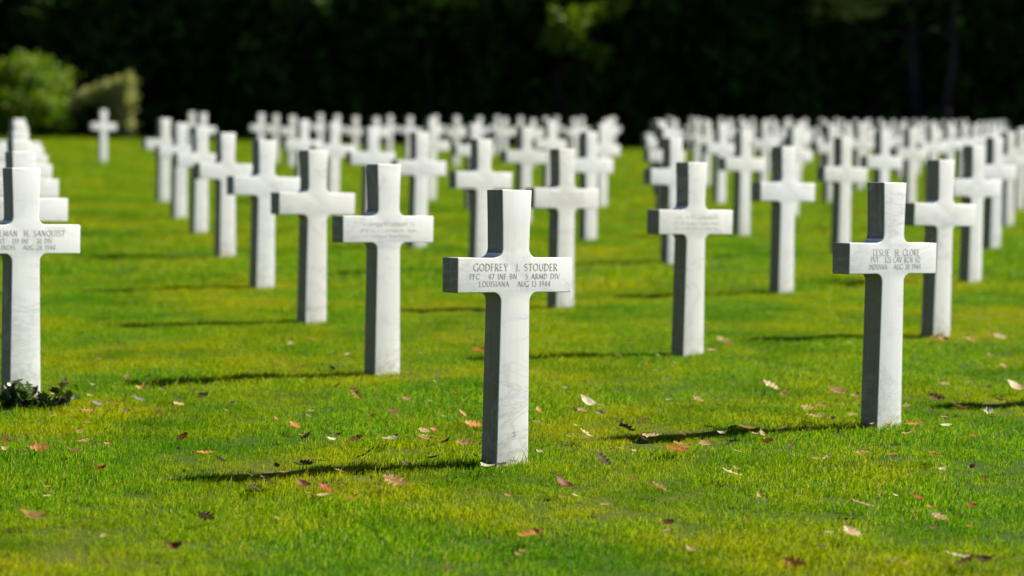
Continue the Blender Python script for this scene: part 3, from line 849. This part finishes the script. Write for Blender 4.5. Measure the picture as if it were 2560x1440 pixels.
# ------------------------------------------------------------------ plant at the foot of the left cross
def leaf_shape(kind, seed, nseg=7):
    """one leaf, tip towards +X, length 1, folded along its midrib; oak leaves get lobes"""
    r = random.Random(seed)
    V_, F_, bl = [], [], []
    n = 14 if kind == 'oak' else nseg
    for i in range(n + 1):
        u = i / n
        w = math.sin(math.pi * u ** 0.85) * (0.27 if kind != 'slim' else 0.15) + 0.012
        if kind == 'oak':
            w *= (1.3 if i % 3 == 1 else (0.95 if i % 3 == 2 else 0.4)) * r.uniform(.8, 1.2)
        curl = 0.32 * (u - .5) ** 2 * r.uniform(.8, 1.2) if kind != 'curl' else 0.9 * (u - .5) ** 2
        ed = (0.10 if kind != 'curl' else 0.22) * r.uniform(.5, 1.5)
        sh = 0.05 if kind == 'oak' else 0
        curl += r.uniform(-.025, .025)
        V_ += [(u - .5 + sh, w, curl + ed * w * 4 * .35), (u - .5 + sh * .5, w * .5, curl + ed * w * .5), (u - .5, 0, curl),
               (u - .5 + sh * .5, -w * .5, curl + ed * w * .5), (u - .5 + sh, -w, curl + ed * w * 4 * .35 * r.uniform(.4, 1.4))]
        bl += [0.0, 1.0 if i % 3 == 0 else 0, 1.0, 1.0 if i % 3 == 0 else 0, 0.0]
    for i in range(n):
        for k in range(4):
            a = i * 5 + k
            F_.append((a, a + 1, a + 6, a + 5))
    b = len(V_)                                               # leaf stalk
    V_ += [(-.5, .012, V_[2][2]), (-.5, -.012, V_[2][2]), (-.68, -.008, V_[2][2] + .04), (-.68, .008, V_[2][2] + .04)]
    F_.append((b, b + 1, b + 2, b + 3)); bl += [1.0] * 4
    return V_, F_, bl

SHAPES = [leaf_shape('oak', 1), leaf_shape('oak', 2), leaf_shape('curl', 3), leaf_shape('slim', 4), leaf_shape('plain', 5), leaf_shape('oak', 6)]

def base_plant(x, y):
    t = link('leafy_plant', None, None, (x, y, gz(x, y)))
    r = random.Random(5)
    me = [mesh('leaf', s[0], s[1], [M_PLANT], True, {'bl': [r.uniform(0, 1)] * len(s[0])}) for s in (SHAPES[0], SHAPES[1], SHAPES[4])]
    me_pale = mesh('leaf', SHAPES[4][0], SHAPES[4][1], [FALL_MATS['cream']], True, {'bl': SHAPES[4][2]})
    for k in range(17):
        a = r.uniform(0, 6.28); L = r.uniform(.05, .10)
        ox = r.uniform(-.26, .17); hh = L * (1.5 if r.random() < .4 else .8)
        pts = [(ox + math.cos(a) * L * u * .7, math.sin(a) * L * u * .4, hh * u - .01) for u in (0, .35, .7, 1)]
        v, f = tube(pts, [.004, .0035, .003, .0015], 5)
        link('stem', mesh('stem', v, f, [M_BARK], True), t)
        for q in range(10):
            u = r.uniform(.15, 1)
            lf = link('leaf', me_pale if r.random() < .10 else me[q % 3], t,
                      (ox + math.cos(a) * L * u * .7 + r.gauss(0, .02), math.sin(a) * L * u * .4 + r.gauss(0, .015), max(.008, hh * u + r.gauss(0, .008))),
                      (r.uniform(-1, 1), r.uniform(-1.4, .5), r.uniform(0, 6.28)))
            s = r.uniform(.05, .085)
            lf.scale = (s, s, s)
    return tag(t, 'low dark-leaved plant growing at the foot of the left edge cross', 'plant')
base_plant(-2.10, 9.74)

# longer grass left unmown against the stones
def tuft(x, y, n, hmax, label, seed, spread=.03):
    r = random.Random(seed)
    vs, fs, bl = [], [], []
    for i in range(n):
        bx, by = r.gauss(0, spread), r.gauss(0, .008)
        h = r.uniform(.4, 1) * hmax; w = r.uniform(.0012, .0022)
        lx = r.gauss(.25, .45) * h; ly = -abs(r.gauss(0, .15)) * h
        b = len(vs)
        for u in (0, .33, .66, 1):
            ww = w * (1 - u ** 2 * .95)
            vs += [(bx + lx * u * u - ww, by + ly * u * u, h * u), (bx + lx * u * u + ww, by + ly * u * u, h * u)]
        for q in range(3): fs.append((b + 2 * q, b + 2 * q + 1, b + 2 * q + 3, b + 2 * q + 2))
        bl += [r.uniform(.2, .8) if r.random() < .75 else .97] * 8
    o = link('grass_tuft', mesh('grass_tuft', vs, fs, [M_GRASS], attrs={'bl': bl}), None, (x, y, gz(x, y)))
    return tag(o, label, 'grass tuft')
cA, sA = math.cos(ARM_ANG), math.sin(ARM_ANG)
tuft(0.01 + .035 * cA, 8.35 + .035 * sA - .012, 16, .085, 'tuft of longer grass blades against the foot of the central cross', 1)
tuft(1.57 - .02 * cA, 9.41 - .02 * sA - .012, 14, .09, 'tuft of longer grass against the foot of the right lettered cross', 2)

for n_, (kk, ww) in enumerate((((0, 0), 'the central lettered cross'), ((1, 0), 'the right lettered cross'), ((0, 1), 'the cross just left of the central one'), ((1, 1), 'the cross just right of the central one'))):
    ox_, oy_ = cross_at[kk][1], cross_at[kk][2]
    tuft(ox_ - .01 * cA + .010, oy_ - .01 * sA - .014, 60, .036, 'fringe of untrimmed grass at the foot of ' + ww, 11 + n_, .045)

# ------------------------------------------------------------------ fallen leaves
CNAME = {'white': 'bleached white', 'cream': 'cream', 'tan': 'tan', 'grey': 'grey', 'yellow': 'yellow', 'orange': 'orange brown', 'brown': 'brown',
         'dark': 'blackish brown', 'red': 'dull red', 'crimson': 'bright red'}
ANCH = [(0.01, 8.35, 'the central lettered cross'), (1.57, 9.41, 'the right lettered cross'), (-2.13, 10.06, 'the left edge cross'),
        (-0.595, 10.97, 'the cross just left of the central one'), (0.958, 11.95, 'the cross just right of the central one'),
        (2.47, 13.06, 'the cross behind the right lettered one')]
leaf_cache = {}
def leaf_me(shape, colour):
    k = (shape, colour)
    if k not in leaf_cache:
        s = SHAPES[shape]
        leaf_cache[k] = mesh('fallen_leaf', s[0], s[1], [FALL_MATS[colour]], True, {'bl': s[2]})
    return leaf_cache[k]
rl = random.Random(99)
for i in range(82):                                  # small torn bits between the whole leaves
    y = rl.uniform(8.4, 12.5) if i % 3 else rl.uniform(6.6, 9)
    x = rl.uniform(-0.05, 0.225) * y if rl.random() < .65 else rl.uniform(-.22, -.02) * y
    FALLEN.append((x, y, rl.uniform(.018, .040), rl.choice(['cream', 'tan', 'tan', 'white', 'brown', 'orange', 'cream', 'dark'])))
rows = []
for (x, y, s, c) in FALLEN:
    ax, ay, an = min(ANCH, key=lambda q: math.hypot(q[0] - x, (q[1] - y) * .8))
    dx, dy = x - ax, y - ay
    if abs(dx) > abs(dy): sec = 'right of' if dx > 0 else 'left of'
    else: sec = 'behind' if dy > 0 else 'in front of'
    rows.append([x, y, s, c, an, sec, math.hypot(dx, dy)])
groups = {}
for r_ in rows: groups.setdefault((r_[3], r_[4], r_[5]), []).append(r_)
for k, g in groups.items():
    g.sort(key=lambda q: q[6])
    for i, q in enumerate(g):
        which = 'the only' if len(g) == 1 else ('nearest' if i == 0 else ORD[i + 1] + ' nearest')
        q.append('%s %s leaf %s %s' % (which, CNAME[k[0]], k[2], k[1]))
for x, y, s, c, an, sec, dd, lab in rows:
    big = s > 0.045
    shape = rl.choice([0, 1, 5, 2]) if big else rl.choice([0, 1, 2, 3, 4, 5])
    L = min(max(s * 1.15, 0.024), 0.095)
    o = link('fallen_leaf', leaf_me(shape, c), None, (x, y, gz(x, y) + 0.033 + 0.15 * L))
    o.rotation_euler = (0.02 + rl.gauss(0, .38), rl.gauss(0, .28), rl.choice([0, math.pi]) + rl.gauss(0, .55))
    o.scale = (L, L * rl.uniform(.8, 1.25), L * rl.uniform(.8, 1.4))
    tag(o, lab, 'leaf', 'fallen leaves on the lawn')
